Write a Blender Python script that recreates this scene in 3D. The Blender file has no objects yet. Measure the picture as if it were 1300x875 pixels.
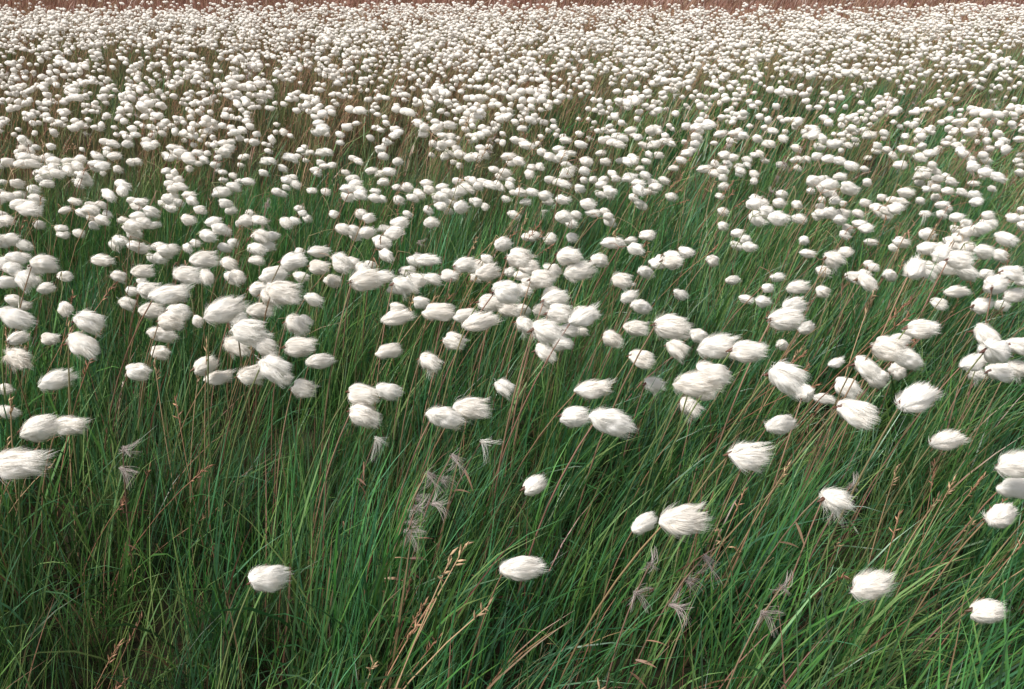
import bpy, bmesh, math, random
import numpy as np
from mathutils import Vector, noise
random.seed(7); rng=np.random.default_rng(7)
scene=bpy.context.scene

# ---------------------------------------------------------------- camera
cam_d=bpy.data.cameras.new("camera"); cam=bpy.data.objects.new("camera",cam_d)
scene.collection.objects.link(cam); scene.camera=cam
cam_d.lens=28; cam_d.sensor_width=36; cam_d.clip_start=0.02; cam_d.clip_end=3000
cam.location=(0,0,0.95); cam.rotation_euler=(math.radians(63.8),0,0)

def gz(x,y):
    a=min(1.0,max(0.0,(y-1.0)/6.0))
    return (0.015+0.05*a)*noise.noise(Vector((x*0.45,y*0.45,3.1)))+0.25*max(0,y-40)/100*noise.noise(Vector((x*.02,y*.02,0)))

# ---------------------------------------------------------------- materials
def newmat(n):
    m=bpy.data.materials.new(n); m.use_nodes=True; nt=m.node_tree; nt.nodes.clear(); return m,nt
def N(nt,t,**k):
    n=nt.nodes.new(t)
    for a,b in k.items(): setattr(n,a,b)
    return n
def leafy(name,transl=0.3,gloss=0.06,rough=0.45,inst=False):
    m,nt=newmat(name); L=nt.links.new
    out=N(nt,'ShaderNodeOutputMaterial')
    vc=N(nt,'ShaderNodeAttribute',attribute_name="Col")
    if inst:
        oi=N(nt,'ShaderNodeObjectInfo'); R=oi.outputs['Random']
    else:
        ra=N(nt,'ShaderNodeAttribute',attribute_name="rnd"); R=ra.outputs['Fac']
    hs=N(nt,'ShaderNodeHueSaturation')
    mr=N(nt,'ShaderNodeMapRange'); mr.inputs['To Min'].default_value=0.475; mr.inputs['To Max'].default_value=0.52
    L(R,mr.inputs['Value']); L(mr.outputs[0],hs.inputs['Hue'])
    ml=N(nt,'ShaderNodeMath',operation='MULTIPLY'); ml.inputs[1].default_value=7.31
    fr=N(nt,'ShaderNodeMath',operation='FRACT'); L(R,ml.inputs[0]); L(ml.outputs[0],fr.inputs[0])
    mv=N(nt,'ShaderNodeMapRange'); mv.inputs['To Min'].default_value=0.75; mv.inputs['To Max'].default_value=1.3
    L(fr.outputs[0],mv.inputs['Value']); L(mv.outputs[0],hs.inputs['Value'])
    L(vc.outputs['Color'],hs.inputs['Color'])
    col=hs.outputs[0]
    if not inst:
        ti=N(nt,'ShaderNodeAttribute',attribute_name="tint")
        mx=N(nt,'ShaderNodeMix',data_type='RGBA')
        L(ti.outputs['Fac'],mx.inputs[0]); L(hs.outputs[0],mx.inputs[6])
        rg=N(nt,'ShaderNodeRGBToBW'); L(hs.outputs[0],rg.inputs[0])
        rm=N(nt,'ShaderNodeMapRange'); rm.inputs['From Max'].default_value=0.24
        L(rg.outputs[0],rm.inputs['Value'])
        cr=N(nt,'ShaderNodeMix',data_type='RGBA'); cr.inputs[6].default_value=(0.11,0.042,0.03,1); cr.inputs[7].default_value=(0.38,0.185,0.135,1)
        L(rm.outputs[0],cr.inputs[0]); L(cr.outputs[2],mx.inputs[7]); col=mx.outputs[2]
    d=N(nt,'ShaderNodeBsdfDiffuse'); tr=N(nt,'ShaderNodeBsdfTranslucent'); ms=N(nt,'ShaderNodeMixShader'); ms.inputs[0].default_value=transl
    L(col,d.inputs['Color']); L(col,tr.inputs['Color']); L(d.outputs[0],ms.inputs[1]); L(tr.outputs[0],ms.inputs[2])
    g=N(nt,'ShaderNodeBsdfGlossy'); g.inputs['Roughness'].default_value=rough; m2=N(nt,'ShaderNodeMixShader'); m2.inputs[0].default_value=gloss
    L(ms.outputs[0],m2.inputs[1]); L(g.outputs[0],m2.inputs[2]); L(m2.outputs[0],out.inputs['Surface'])
    return m
M_grass=leafy("grass_blade",0.30,0.07)
M_stem=leafy("flower_stem",0.0,0.04,0.5,inst=True)
def woolmat(name,c1,c2,transl):
    m,nt=newmat(name); L=nt.links.new
    out=N(nt,'ShaderNodeOutputMaterial')
    oi=N(nt,'ShaderNodeObjectInfo'); tc=N(nt,'ShaderNodeNewGeometry')
    nz=N(nt,'ShaderNodeTexNoise'); nz.inputs['Scale'].default_value=70; nz.inputs['Detail'].default_value=3
    L(tc.outputs['Position'],nz.inputs['Vector'])
    ad=N(nt,'ShaderNodeMath',operation='MULTIPLY_ADD'); ad.inputs[1].default_value=0.5; L(oi.outputs['Random'],ad.inputs[0]); L(nz.outputs[0],ad.inputs[2])
    mr=N(nt,'ShaderNodeMapRange'); mr.inputs['From Min'].default_value=0.4; mr.inputs['From Max'].default_value=1.15
    L(ad.outputs[0],mr.inputs['Value'])
    mx=N(nt,'ShaderNodeMix',data_type='RGBA'); mx.inputs[6].default_value=c1; mx.inputs[7].default_value=c2
    L(mr.outputs[0],mx.inputs[0])
    d=N(nt,'ShaderNodeBsdfDiffuse'); tr=N(nt,'ShaderNodeBsdfTranslucent'); ms=N(nt,'ShaderNodeMixShader'); ms.inputs[0].default_value=transl
    L(mx.outputs[2],d.inputs[0]); L(mx.outputs[2],tr.inputs[0]); L(d.outputs[0],ms.inputs[1]); L(tr.outputs[0],ms.inputs[2]); L(ms.outputs[0],out.inputs[0])
    return m
M_wool=woolmat("cotton_wool",(0.94,0.915,0.87,1),(0.90,0.85,0.78,1),0.28)
M_woolold=woolmat("spent_wool",(0.64,0.56,0.53,1),(0.5,0.41,0.38,1),0.25)

# ---------------------------------------------------------------- mesh builder
class MB:
    def __init__(s): s.v=[];s.f=[];s.c=[];s.m=[];s.n=0
    def strip(s,P,S,W,col,mat,tipcol=None):
        k=len(P); A=P-S*W[:,None]; B=P+S*W[:,None]
        vv=np.empty((2*k,3)); vv[0::2]=A; vv[1::2]=B
        s.v.append(vv)
        i=np.arange(k-1)*2+s.n
        s.f.append(np.stack([i,i+1,i+3,i+2],1)); s.m.append(np.full(k-1,mat))
        t=np.linspace(0,1,k)[:,None]; tc=col if tipcol is None else tipcol
        s.c.append(np.repeat(np.array(col)[None]*(1-t)+np.array(tc)[None]*t,2,axis=0)); s.n+=2*k
    def tube(s,P,R,col,mat,sides=5,tipcol=None):
        k=len(P); T=np.gradient(P,axis=0); T/=np.linalg.norm(T,axis=1)[:,None]+1e-12
        ref=np.array([0.3,0.9,0.1]); U=np.cross(T,ref); U/=np.linalg.norm(U,axis=1)[:,None]+1e-12; V=np.cross(T,U)
        a=np.arange(sides)*2*math.pi/sides
        vv=(P[:,None]+R[:,None,None]*(np.cos(a)[None,:,None]*U[:,None]+np.sin(a)[None,:,None]*V[:,None])).reshape(-1,3)
        s.v.append(vv)
        for r in range(k-1):
            i=np.arange(sides); j=(i+1)%sides
            s.f.append(np.stack([r*sides+i,r*sides+j,(r+1)*sides+j,(r+1)*sides+i],1)+s.n); s.m.append(np.full(sides,mat))
        t=np.linspace(0,1,k)[:,None]; tc=col if tipcol is None else tipcol
        s.c.append(np.repeat(np.array(col)[None]*(1-t)+np.array(tc)[None]*t,sides,axis=0)); s.n+=k*sides
    def raw(s,v,f,col,mat):
        s.v.append(v); s.f.append(f+s.n); s.m.append(np.full(len(f),mat)); s.c.append(np.tile(np.array(col),(len(v),1))); s.n+=len(v)
    def obj(s,name,mats):
        V=np.concatenate(s.v); me=bpy.data.meshes.new(name)
        faces=[]
        for f in s.f: faces.extend(f.tolist())
        me.from_pydata(V.tolist(),[],faces)
        mi=np.concatenate(s.m).astype(np.int32); me.polygons.foreach_set("material_index",mi)
        me.polygons.foreach_set("use_smooth",np.ones(len(mi),dtype=bool))
        C=np.concatenate(s.c); C=np.concatenate([C,np.ones((len(C),1))],1).astype(np.float32)
        at=me.color_attributes.new("Col",'FLOAT_COLOR','POINT'); at.data.foreach_set("color",C.ravel())
        for m in mats: me.materials.append(m)
        me.update(); return bpy.data.objects.new(name,me)

def ico(n):
    bm=bmesh.new(); bmesh.ops.create_icosphere(bm,subdivisions=n,radius=1.0)
    v=np.array([v.co[:] for v in bm.verts]); f=np.array([[v.index for v in f.verts] for f in bm.faces]); bm.free(); return v,f
ICO4=ico(4); ICO3=ico(3); ICO2=ico(2)
def unit(a): return a/(np.linalg.norm(a,axis=-1,keepdims=True)+1e-12)

def wool_head(mb,c,r,seed,nf=1100,ragged=1.0,fw=1.0,IC=ICO4,k=5):
    """one wind-blown tuft: soft core under a pelt of fine bristles combed leeward (+x)"""
    rs=np.random.default_rng(seed)
    w=unit(np.array([1.0,rs.uniform(-.5,.5),rs.uniform(-.6,.2)]))
    up=np.array([0,0,1.0]); sd=unit(np.cross(w,up)); up2=np.cross(sd,w)
    rx=r*rs.uniform(0.95,1.38); ry=r*rs.uniform(0.84,1.04); rz=r*rs.uniform(0.82,1.04)
    def shape(u):
        t=u[:,0]; q=0.90+0.13*t
        lump=np.array([noise.noise(Vector((a[0]*1.3+seed,a[1]*1.3,a[2]*1.3))) for a in u])*0.34+np.array([noise.noise(Vector((a[0]*1.0+seed,a[1]*3.2,a[2]*3.2))) for a in u])*0.16
        g=1+lump
        return (u[:,0]*rx*g)[:,None]*w+(u[:,1]*ry*q*g)[:,None]*sd+(u[:,2]*rz*q*g)[:,None]*up2
    mb.raw(c+shape(IC[0])*0.93,IC[1],(1,1,1),1)
    u=unit(rs.normal(size=(nf,3)))
    base=shape(u)*rs.uniform(0.90,0.97,size=(nf,1))
    nrm=unit(u[:,0:1]/rx*w+u[:,1:2]/ry*sd+u[:,2:3]/rz*up2)
    nl=110; lu=unit(rs.normal(size=(nl,3))); lock=np.argmax(u@lu.T,axis=1)
    lnoise=rs.normal(size=(nl,3))*0.20*ragged; llen=rs.uniform(0.6,1.4,nl)
    dw=(nrm@w); tang=w[None]-dw[:,None]*nrm
    for i in range(nf):
        lee=max(0,min(1,(dw[i]-0.0)/0.8)); st=4/(k-1)
        L=r*rs.uniform(0.35,0.8)*llen[lock[i]]*(0.65+0.35*ragged)*(1-0.1*lee)
        P=np.empty((k,3)); P[0]=c+base[i]
        nz=lnoise[lock[i]]+rs.normal(size=3)*0.16
        for j in range(1,k):
            d=(tang[i]+(0.22-0.09*j*st)*nrm[i])*(1-lee)+(w*0.5+nrm[i]*0.42*(1-0.25*j*st))*lee+nz*(0.35+0.25*lee)+(w*0.08*j*st)
            d=d/np.linalg.norm(d); P[j]=P[j-1]+d*L/(k-1)
        T=unit(np.gradient(P,axis=0)); S=unit(np.cross(T,nrm[i][None]+rs.normal(size=3)*0.15))
        hw_=rs.uniform(0.00010,0.00020)*fw
        mb.strip(P,S,hw_*np.interp(np.linspace(0,1,k),[0,.5,1],[1,.85,.15]),(1,1,1),1)

def wisp(mb,c,seed,n,Lr):
    rs=np.random.default_rng(seed); main=unit(np.array([1,rs.normal()*.4,rs.uniform(-1.1,.1)]))
    for l in range(5):
        d0=unit(main+rs.normal(size=3)*0.35); Ll=rs.uniform(*Lr); curl=rs.normal(size=3)*0.4
        for i in range(n):
            k=7; P=np.empty((k,3)); P[0]=c+rs.normal(size=3)*0.0015; d=unit(d0+rs.normal(size=3)*0.07)
            for j in range(1,k):
                d=unit(d+curl*0.45+rs.normal(size=3)*0.12+np.array([.05,0,-.06])); P[j]=P[j-1]+d*Ll*rs.uniform(.8,1.1)/(k-1)
            T=unit(np.gradient(P,axis=0)); S=unit(np.cross(T,rs.normal(size=3)))
            mb.strip(P,S,np.linspace(.00026,.00008,k),(1,1,1),1)

def stem(mb,p0,p1,bow,r0,r1,col,tip,seed,k=9,sides=5):
    t=np.linspace(0,1,k)[:,None]; p0=np.array(p0,float); p1=np.array(p1,float)
    mid=np.array([p0[0]+(p1[0]-p0[0])*0.25,p0[1]+(p1[1]-p0[1])*0.3+bow,p0[2]+(p1[2]-p0[2])*0.62])
    P=(1-t)**2*p0+2*t*(1-t)*mid+t*t*p1
    mb.tube(P,np.linspace(r0,r1,k),col,0,sides,tip)

H0=0.37
STEMC=[((0.10,0.13,0.045),(0.22,0.18,0.09)),((0.17,0.12,0.065),(0.28,0.17,0.10)),((0.08,0.13,0.04),(0.15,0.18,0.07)),((0.21,0.115,0.07),(0.31,0.20,0.13))]
def lib(name): return bpy.data.collections.new(name)
C_single=lib("cottongrass_single_library"); OFF=[]; NS=20
for i in range(NS):
    mb=MB(); lean=rng.uniform(0.06,0.18); dy=rng.uniform(-.05,.05); H=H0; c0,c1=STEMC[i%4]
    head=np.array([lean,dy,H])
    stem(mb,(0,0,-0.02),(lean-0.014,dy,H+0.001),rng.uniform(-.02,.02),0.0014,0.0009,c0,c1,i)
    mb.tube(np.array([[lean-0.021,dy,H-0.002],[lean-0.013,dy,H+0.002],[lean-0.002,dy,H]]),np.array([0.0008,0.0030,0.002]),(0.09,0.04,0.02),0,6)
    wool_head(mb,head,0.0162,i*3+1,nf=2300,ragged=[0.7,1.1,2.2,0.9,1.5][i%5],k=4)
    o=mb.obj("cotton_single_%02d"%i,[M_stem,M_wool]); C_single.objects.link(o); OFF.append(head)
C_spent=lib("cottongrass_spent_library")
for i in range(4):
    mb=MB(); lean=rng.uniform(0.06,0.14); H=H0-0.01
    stem(mb,(0,0,-0.02),(lean-0.01,0,H),0.02,0.0014,0.0009,(0.2,0.12,0.07),(0.3,0.2,0.14),i)
    for k in range([2,3,1,2][i]):
        wisp(mb,np.array([lean-0.01-0.016*k,0.003*k,H-0.04*k]),500+i*7+k,12,(0.014,0.040))
    # withered bract leaves on the stalk
    rs=np.random.default_rng(60+i)
    for q in range(4):
        f=rs.uniform(.45,.95); b=np.array([(lean-.01)*f*f,0,H*f]); d=unit(np.array([rs.uniform(.2,1),rs.normal()*.6,rs.uniform(-.6,.7)])); n=5
        P=np.array([b+d*0.028*t+np.array([0,0,-.010])*t*t for t in np.linspace(0,1,n)]); T=unit(np.gradient(P,axis=0)); S=unit(np.cross(T,rs.normal(size=3)))
        mb.strip(P,S,np.array([.0008,.0017,.0018,.0011,.0002]),np.array((0.30,0.17,0.11))*rs.uniform(.6,1.3),0)
    o=mb.obj("cotton_spent_%02d"%i,[M_stem,M_woolold if i%2 else M_wool]); C_spent.objects.link(o)
def clusters(coll,NM,nf,fw,IC,k,sides,tag,rs_=1.0):
    r_=np.random.default_rng(55)
    for i in range(NM):
        mb=MB(); nh=[1,2,3,2,1,3,4,2,1,2,3,4,2,1][i]
        lean=r_.uniform(0.04,0.15); top=np.array([lean,r_.uniform(-.04,.04),H0-0.01]); c0,c1=STEMC[i%4]
        stem(mb,(0,0,-0.02),top,0.01,0.0013,0.001,c0,c1,i,k=5,sides=sides)
        pts=[]
        for h in range(nh):
            for tr_ in range(60):
                q=top+np.array([r_.uniform(-.015,.07),r_.uniform(-.055,.055),r_.uniform(-.05,.03)])
                if all(np.linalg.norm(q-p)>0.032 for p in pts): break
            pts.append(q)
            if k>3: mb.tube(np.array([top,(top+q)/2+[0,0,.004],q-[0.010,0,0]]),np.array([.0008,.0006,.0005]),c1,0,4)
            wool_head(mb,q,r_.uniform(0.0125,0.0168)*rs_,100+i*11+h,nf=nf,ragged=r_.uniform(.7,1.8),fw=fw,IC=IC,k=k)
        o=mb.obj("cotton_%s_%02d"%(tag,i),[M_stem,M_wool]); coll.objects.link(o)
NM=14
C_multi=lib("cottongrass_cluster_library"); clusters(C_multi,NM,650,1.6,ICO3,4,4,"cluster")
C_far=lib("cottongrass_far_library"); clusters(C_far,NM,30,4.0,ICO2,3,3,"far",1.06)

# --- grass
GREENS=np.array([(0.055,0.175,0.036),(0.078,0.22,0.045),(0.125,0.25,0.055),(0.045,0.165,0.052),(0.062,0.20,0.085),(0.19,0.31,0.10),(0.036,0.115,0.032)])*1.08
DRY=np.array([(0.34,0.20,0.11),(0.28,0.13,0.085),(0.42,0.31,0.19)])
def blade(mb,base,L,az,th0,bend,w,col,rs,roll,k):
    seg=L/(k-1); P=np.empty((k,3)); P[0]=base; th=th0; a=az; tw=rs.normal()*0.6/k
    for j in range(1,k):
        th=th+bend/(k-1)*(0.5+1.2*j/k); a+=tw
        P[j]=P[j-1]+seg*np.array([math.sin(th)*math.cos(a),math.sin(th)*math.sin(a),math.cos(th)])
    T=unit(np.gradient(P,axis=0)); ref=np.array([math.cos(az+roll),math.sin(az+roll),0.15])
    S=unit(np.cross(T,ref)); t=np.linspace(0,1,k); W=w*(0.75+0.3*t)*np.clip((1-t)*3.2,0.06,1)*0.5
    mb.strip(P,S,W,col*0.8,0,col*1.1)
def grasslib(coll,NG,nb,nl,R0,wscale,k,tag,hs=1.0,pd=.05):
    for i in range(NG):
        mb=MB(); rs=np.random.default_rng(900+i); main=rs.integers(0,len(GREENS))
        for b in range(nb):
            R=R0*math.sqrt(rs.random()); a0=rs.uniform(0,6.283)
            base=np.array([R*math.cos(a0),R*math.sin(a0),-0.01])
            col=GREENS[main if rs.random()<.5 else rs.integers(0,len(GREENS))]*rs.uniform(.5,1.3)
            if rs.random()<pd: col=DRY[rs.integers(0,3)]*rs.uniform(.6,1.1)
            vx=rs.normal()*0.7+0.9; vy=rs.normal()*0.75; az=math.atan2(vy,vx)
            bend=abs(rs.normal())*0.33+0.07
            if rs.random()<0.12: bend+=0.7
            blade(mb,base,rs.uniform(0.16,0.39)*hs,az,abs(rs.normal())*0.14+0.03,bend,rs.uniform(0.0013,0.0036)*wscale,col,rs,rs.normal()*0.7,k)
        for b in range(nl):
            a0=rs.uniform(0,6.283); base=np.array([rs.normal()*R0,rs.normal()*R0,0.005])
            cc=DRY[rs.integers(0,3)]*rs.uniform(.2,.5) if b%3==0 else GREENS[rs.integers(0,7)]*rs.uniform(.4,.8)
            blade(mb,base,rs.uniform(.08,.2),a0,0.8,0.6,rs.uniform(.0018,.0035)*wscale,cc,rs,rs.normal(),4)
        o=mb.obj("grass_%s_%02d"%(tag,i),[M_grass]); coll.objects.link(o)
NG=14
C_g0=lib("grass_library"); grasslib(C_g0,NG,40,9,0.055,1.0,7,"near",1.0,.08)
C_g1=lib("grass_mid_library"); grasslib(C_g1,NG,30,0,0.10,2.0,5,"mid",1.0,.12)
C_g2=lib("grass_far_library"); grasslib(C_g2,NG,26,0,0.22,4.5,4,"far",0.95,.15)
C_dry=lib("dry_sedge_library"); ND=6
for i in range(ND):
    mb=MB(); rs=np.random.default_rng(300+i)
    for b in range(4):
        base=np.array([rs.normal()*.03,rs.normal()*.03,0]); az=rs.normal()*0.7; L=rs.uniform(.28,.42); th=abs(rs.normal())*.18+.05
        k=7; P=np.empty((k,3)); P[0]=base; bd=rs.uniform(.1,.6)
        for j in range(1,k):
            th+=bd/(k-1); P[j]=P[j-1]+L/(k-1)*np.array([math.sin(th)*math.cos(az),math.sin(th)*math.sin(az),math.cos(th)])
        col=[(0.31,0.15,0.10),(0.36,0.22,0.14),(0.23,0.10,0.07)][rs.integers(0,3)]
        mb.tube(P,np.linspace(.0013,.0007,k),col,0,3)
        T=unit(P[-1]-P[-2])
        for q in range(rs.integers(5,11)):
            s0=P[-1]-T*0.005*q+rs.normal(size=3)*.0008; d=unit(T+rs.normal(size=3)*0.5)
            mb.tube(np.array([s0,s0+d*.005,s0+d*.011]),np.array([.0006,.0016,.0003]),np.array(col)*rs.uniform(.7,1.4),0,3)
    o=mb.obj("dry_sedge_%02d"%i,[M_stem]); C_dry.objects.link(o)

# ---------------------------------------------------------------- scatter via geometry nodes
def scatter(name,coll,pts,realize=False):
    A=np.array(pts,dtype=np.float64); n=len(A)
    me=bpy.data.meshes.new(name); me.from_pydata(A[:,:3].tolist(),[],[])
    a=me.attributes.new("rot",'FLOAT_VECTOR','POINT'); a.data.foreach_set("vector",A[:,3:6].astype(np.float32).ravel())
    a=me.attributes.new("scl",'FLOAT','POINT'); a.data.foreach_set("value",A[:,6].astype(np.float32))
    a=me.attributes.new("idx",'INT','POINT'); a.data.foreach_set("value",A[:,7].astype(np.int32))
    a=me.attributes.new("tint",'FLOAT','POINT'); a.data.foreach_set("value",A[:,8].astype(np.float32))
    a=me.attributes.new("rnd",'FLOAT','POINT'); a.data.foreach_set("value",rng.random(n).astype(np.float32))
    ob=bpy.data.objects.new(name,me); scene.collection.objects.link(ob)
    ng=bpy.data.node_groups.new(name+"_scatter",'GeometryNodeTree')
    ng.interface.new_socket("Geometry",in_out='INPUT',socket_type='NodeSocketGeometry')
    ng.interface.new_socket("Geometry",in_out='OUTPUT',socket_type='NodeSocketGeometry')
    gi=ng.nodes.new('NodeGroupInput'); go=ng.nodes.new('NodeGroupOutput')
    ci=ng.nodes.new('GeometryNodeCollectionInfo'); ci.inputs['Collection'].default_value=coll
    ci.inputs['Separate Children'].default_value=True; ci.inputs['Reset Children'].default_value=True
    ip=ng.nodes.new('GeometryNodeInstanceOnPoints'); ip.inputs['Pick Instance'].default_value=True
    def na(t,nm):
        q=ng.nodes.new('GeometryNodeInputNamedAttribute'); q.data_type=t; q.inputs['Name'].default_value=nm; return q.outputs['Attribute']
    L=ng.links.new
    L(gi.outputs[0],ip.inputs['Points']); L(ci.outputs[0],ip.inputs['Instance'])
    L(na('INT','idx'),ip.inputs['Instance Index']); L(na('FLOAT_VECTOR','rot'),ip.inputs['Rotation']); L(na('FLOAT','scl'),ip.inputs['Scale'])
    last=ip.outputs[0]
    if realize:
        rz=ng.nodes.new('GeometryNodeRealizeInstances'); L(last,rz.inputs[0]); last=rz.outputs[0]
    L(last,go.inputs[0])
    md=ob.modifiers.new("scatter",'NODES'); md.node_group=ng
    return ob

# heads nearest the viewer: x, y (metres) and plant size
NEAR_MM="-258 643 97,7 663 96,378 644 94,495 626 89,562 737 99,607 797 107,634 822 93,179 678 110,167 811 80,391 789 95,27 855 87,273 784 113,369 941 98,576 895 99,-529 703 125,-595 849 112,-605 922 101,120 831 118,83 938 102,-92 920 105,-60 955 103,-201 909 108,-202 923 114,-193 1075 92,-15 1137 85,112 988 106,230 1145 85,267 1045 90,245 944 115,272 959 117,349 899 125,433 1024 99,429 861 117,489 839 125,510 1062 96,-704 1074 97,-771 1102 104,-804 1172 114,-834 1130 73,-887 1213 72,-685 1168 113,-627 1040 119,-612 1147 91,-548 1168 125,-485 1107 99,-477 1130 90,-409 1085 98,-339 995 115,-320 1057 96,-323 1175 92,-319 1057 115,-365 1215 106,-383 1036 125,-442 1112 124,-393 1130 106,-198 1227 107,-215 1228 90,-128 1245 108,-100 1200 99,-137 1150 96,-54 1136 116,47 1068 121,83 1221 95,52 1169 98,111 1146 117,76 1213 111,169 1234 96,203 1131 100,227 1050 125,271 1182 98,220 1298 93,239 1362 97,347 1346 83,295 1035 118,328 1006 120,415 1115 120"
NEAR_CM="54 133 89,51 133 101,51 135 77,58 151 91,63 112 115,52 104 109,54 103 118,60 108 107,63 115 91,56 108 98,71 109 103,70 103 117,73 111 114,74 107 102,85 133 101,86 132 113,87 145 95,87 150 83,69 128 125,67 141 106,71 155 93,65 153 106,-37 118 125,-45 136 103,-25 124 124,-36 149 97,-21 140 105,-31 154 99,-38 146 108,-40 136 121,-49 142 100,-13 151 98,-10 151 104,1 137 122,5 134 114,-1 121 122,-4 124 113,7 128 110,10 138 122,12 137 115,2 143 87,32 152 105,46 173 85,36 158 79,24 152 84,21 145 102,-93 142 106,-87 139 117,-103 154 99,-98 155 86,-79 150 83,-58 122 106,-64 129 81,-61 139 111,-72 146 95,-61 125 96,-59 128 104,-84 130 87,66 123 95,82 116 102,83 116 91,-1 139 92,-9 137 91,83 140 118,85 153 99,-56 151 98,-46 143 107,-86 157 101,-61 148 110,-88 166 82,-59 156 100,-18 157 101,18 157 101,28 157 94,-5 144 107,3 150 104,-45 116 102,-67 135 96,50 169 76,79 156 93,96 144 107,98 144 94,-35 153 105,-92 133 83,-100 166 82,-23 162 89,-47 135 96,2 131 94,10 129 93,-62 151 98,-78 157 94,-57 173 101,-30 160 88,8 153 99,6 139 92,-102 153 78,60 131 72,53 118 72,31 112 84,82 123 90,81 123 78,-40 122 77,-49 129 99"
near=[tuple(float(q)/1000 if n<2 else float(q)/100 for n,q in enumerate(e.split())) for e in NEAR_MM.split(",")]
near+=[tuple(float(q)/100 for q in e.split()) for e in NEAR_CM.split(",")]
single=[]
for (X,Y,s) in near:
    i=random.randrange(NS); rz=random.gauss(0.0,0.35)
    o=OFF[i]; c,sn=math.cos(rz),math.sin(rz)
    single.append((X-s*(o[0]*c-o[1]*sn),Y-s*(o[0]*sn+o[1]*c),0,0,0,rz,s,i,0))
def hw(y): return 0.74*max(y,0)+1.0
def surveyed(x,y): return -0.68*(y+0.28)-0.16<x<0.68*(y+0.28)+0.03 and y>0.40
for k in range(900):
    x=random.uniform(-1.9,1.9); y=random.uniform(-0.5,1.55)
    if surveyed(x,y) : continue
    if random.random()<0.28: single.append((x,y,0,random.gauss(0,.06),random.gauss(0,.06),random.gauss(0,.4),random.uniform(.8,1.1),random.randrange(NS),0))
scatter("cottongrass",C_single,single)

def dens(x,y):
    n=noise.noise(Vector((x*1.1,y*1.1,0.3)))+0.6*noise.noise(Vector((x*3.1,y*3.1,5.3)))
    d=0.88+0.55*n
    if y<2.7: d=0.9+0.35*n
    def el(cx,cy,rx,ry,a):
        q=((x-cx)/rx)**2+((y-cy)/ry)**2
        return a*max(0,1-q)
    d-=el(1.75,4.1,1.1,0.55,.9)+el(0.45,4.4,0.35,0.35,.6)+el(-2.6,5.6,2.0,0.5,.9)+el(3.6,5.3,.9,.7,.6)+el(-0.9,3.3,.6,.3,.3)+el(1.2,2.3,.3,.25,.4)
    return max(0,min(1,d))
multi=[];far=[]
for k in range(18500):
    y=math.sqrt(random.uniform(1.50**2,11.3**2)); x=random.uniform(-1,1)*hw(y)
    edge=10.0+0.9*noise.noise(Vector((x*0.25,0,9)))+ (0.7 if abs(x)<2 else 0)
    D=dens(x,y)
    if y>edge: D*=0.1
    if random.random()>D*(0.70 if y<3 else 0.76): continue
    (multi if y<3.0 else far).append((x,y,gz(x,y),random.gauss(0,.08),random.gauss(0,.08),random.gauss(0,.35),random.uniform(.8,1.12),random.randrange(NM),0))
for k in range(1300):
    y=random.uniform(10,42); x=random.uniform(-1,1)*hw(y)
    if noise.noise(Vector((x*.15,y*.4,2)))>0.12: far.append((x,y,gz(x,y),0,0,random.gauss(0,.4),random.uniform(.8,1.1),random.randrange(NM),0))
scatter("cottongrass_patch",C_multi,multi)
scatter("cottongrass_field",C_far,far,True)

sp=[]
for (X,Y,ii) in [(-.08,.86,1),(-.086,.78,3),(-.05,.92,2),(-.11,.82,1),(.19,.66,3),(.21,.69,1),(.465,.82,3),(.38,.82,2),(-.19,.98,2),(.32,.645,3),(-.5,.93,3)]:
    sp.append((X-.09,Y,0,0,0,random.gauss(0,.3),.95,ii,0))
for k in range(80):
    y=math.sqrt(random.uniform(1.4,5**2)); x=random.uniform(-1,1)*hw(y); sp.append((x,y,gz(x,y),0,0,random.gauss(0,.5),random.uniform(.8,1.1),random.randrange(4),0))
scatter("spent_cottongrass",C_spent,sp)

def dryness(x,y):
    n=noise.noise(Vector((x*.7,y*.7,7)))*0.5+noise.noise(Vector((x*2.3,y*2.3,1)))*0.3
    b=-0.04+0.15*max(0,y-1.5)
    b=min(b,0.46)
    if y>8.8: b+=0.56*min(1,(y-8.8)/1.0)
    q=((x-1.75)/1.7)**2+((y-4.1)/1.3)**2
    b-=0.6*max(0,1-q)
    return max(0,min(1,b+n*(0.35 if y<2 else 0.7)-(0.12 if x>0 and y<9 else 0)))
def addg(lst,x,y,s):
    t=min(1,max(0,dryness(x,y)*random.uniform(.3,1.6)))
    if y>9.8: t=random.uniform(.75,1)
    lst.append((x,y,gz(x,y),random.gauss(0,.08),random.gauss(0,.08)+0.06+0.07*max(-1,min(1,x)),random.gauss(0,.5),s*random.uniform(.8,1.1),random.randrange(NG),t))
g0=[];g1=[];g2=[]
sp_=0.07
for i in range(int(6/sp_)):
    for j in range(int(3.8/sp_)):
        x=-3+(i+random.random())*sp_; y=-0.8+(j+random.random())*sp_
        if noise.noise(Vector((x*4.5,y*4.5,11)))<-0.28 and random.random()<.7: continue
        if abs(x)<hw(y)-(0 if y>0.3 else .3): addg(g0,x,y,0.89+0.26*noise.noise(Vector((x*3,y*3,21))))
for k in range(4200):
    y=math.sqrt(random.uniform(2.85**2,10.2**2)); addg(g1,random.uniform(-1,1)*hw(y),y,0.90)
for k in range(6500):
    y=math.sqrt(random.uniform(100,42**2)); addg(g2,random.uniform(-1,1)*hw(y),y,1.0)
scatter("grass",C_g0,g0,True); scatter("grass",C_g1,g1,True); scatter("moor_grass",C_g2,g2,True)
dr=[]
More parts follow.
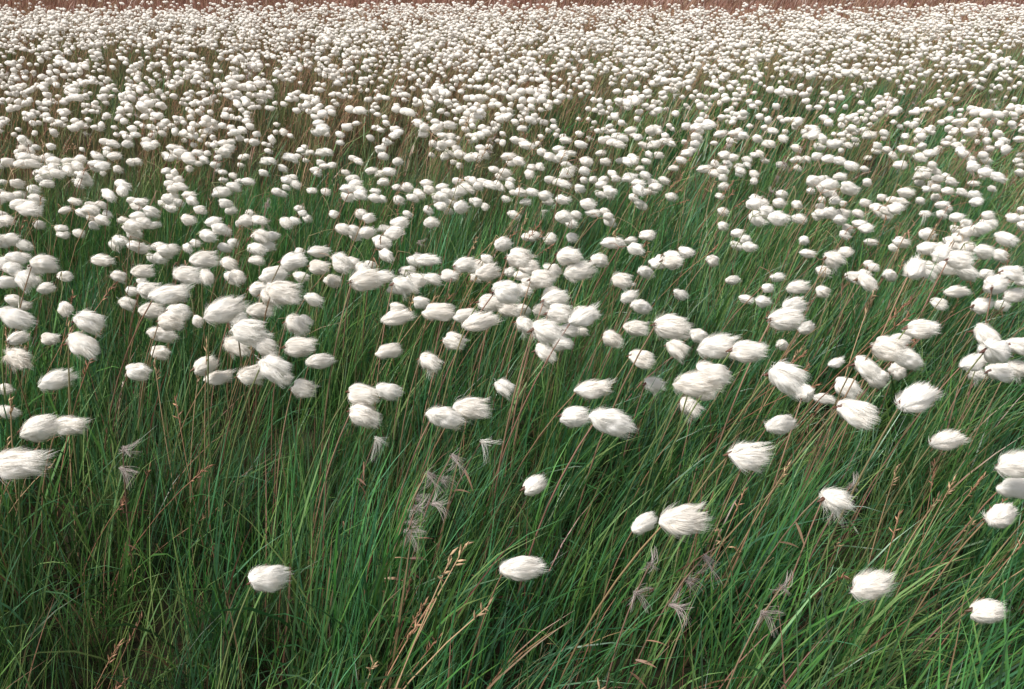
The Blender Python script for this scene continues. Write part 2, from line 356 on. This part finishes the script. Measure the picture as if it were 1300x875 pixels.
for k in range(6000):
    y=math.sqrt(random.uniform(0.1,11**2)); x=random.uniform(-1,1)*hw(y)
    p=0.22+0.7*dryness(x,y)
    if y<1.6: p*=1.3
    if random.random()<p: dr.append((x,y,gz(x,y),random.gauss(0,.1),random.gauss(0.08,.1),random.gauss(0,.6),random.uniform(.8,1.1),random.randrange(ND),0))
scatter("dry_sedge",C_dry,dr,True)

# ---------------------------------------------------------------- ground
xs=np.concatenate([-np.geomspace(600,6,40),np.linspace(-5.8,5.8,70),np.geomspace(6,600,40)])
ys=np.concatenate([-np.geomspace(100,2,12),np.linspace(-1.8,12,80),np.geomspace(12.3,1500,60)])
V=[(x,y,gz(x,y)) for y in ys for x in xs]; nx=len(xs)
Fc=[(j*nx+i,j*nx+i+1,(j+1)*nx+i+1,(j+1)*nx+i) for j in range(len(ys)-1) for i in range(nx-1)]
me=bpy.data.meshes.new("ground"); me.from_pydata(V,[],Fc); g=bpy.data.objects.new("ground",me); scene.collection.objects.link(g)
for p in me.polygons: p.use_smooth=True
m,nt=newmat("bog_soil"); L=nt.links.new; out=N(nt,'ShaderNodeOutputMaterial'); p=N(nt,'ShaderNodeBsdfPrincipled'); p.inputs['Roughness'].default_value=.9; p.inputs['Specular IOR Level'].default_value=.1
geo=N(nt,'ShaderNodeNewGeometry'); n1=N(nt,'ShaderNodeTexNoise'); n1.inputs['Scale'].default_value=25; n1.inputs['Detail'].default_value=8
n2=N(nt,'ShaderNodeTexNoise'); n2.inputs['Scale'].default_value=.3; n2.inputs['Detail'].default_value=6
L(geo.outputs['Position'],n1.inputs['Vector']); L(geo.outputs['Position'],n2.inputs['Vector'])
r1=N(nt,'ShaderNodeValToRGB'); r1.color_ramp.elements[0].position=.35; r1.color_ramp.elements[0].color=(.012,.016,.008,1); r1.color_ramp.elements[1].position=.75; r1.color_ramp.elements[1].color=(.06,.045,.027,1)
r2=N(nt,'ShaderNodeValToRGB'); r2.color_ramp.elements[0].position=.35; r2.color_ramp.elements[0].color=(.13,.055,.04,1); r2.color_ramp.elements[1].position=.7; r2.color_ramp.elements[1].color=(.22,.115,.08,1)
L(n1.outputs[0],r1.inputs[0]); L(n2.outputs[0],r2.inputs[0])
sx=N(nt,'ShaderNodeSeparateXYZ'); L(geo.outputs['Position'],sx.inputs[0]); mr=N(nt,'ShaderNodeMapRange'); mr.inputs['From Min'].default_value=7; mr.inputs['From Max'].default_value=12
L(sx.outputs[1],mr.inputs['Value']); mx=N(nt,'ShaderNodeMix',data_type='RGBA'); L(mr.outputs[0],mx.inputs[0]); L(r1.outputs[0],mx.inputs[6]); L(r2.outputs[0],mx.inputs[7])
L(mx.outputs[2],p.inputs['Base Color'])
bp=N(nt,'ShaderNodeBump'); bp.inputs['Strength'].default_value=.6; bp.inputs['Distance'].default_value=.02; L(n1.outputs[0],bp.inputs['Height']); L(bp.outputs[0],p.inputs['Normal'])
L(p.outputs[0],out.inputs[0]); me.materials.append(m)

# ---------------------------------------------------------------- light
SE=math.radians(60); AZ=math.radians(-115)
w=bpy.data.worlds.new("World"); scene.world=w; w.use_nodes=True; nt=w.node_tree
bg=nt.nodes['Background']; sky=nt.nodes.new('ShaderNodeTexSky'); sky.sky_type='NISHITA'; sky.sun_disc=False; sky.sun_elevation=SE; sky.sun_rotation=AZ
hs=nt.nodes.new('ShaderNodeHueSaturation'); hs.inputs['Saturation'].default_value=0.22
nt.links.new(sky.outputs[0],hs.inputs['Color']); nt.links.new(hs.outputs[0],bg.inputs['Color']); bg.inputs['Strength'].default_value=0.15
sd=bpy.data.lights.new("sun",'SUN'); sd.energy=5.0; sd.angle=math.radians(18); sd.color=(1,.96,.915)
so=bpy.data.objects.new("sun",sd); scene.collection.objects.link(so)
v=Vector((math.sin(AZ)*math.cos(SE),math.cos(AZ)*math.cos(SE),math.sin(SE)))
so.rotation_euler=v.to_track_quat('Z','Y').to_euler(); so.location=v*20
scene.view_settings.view_transform='Standard'; scene.view_settings.look='None'; scene.view_settings.exposure=0
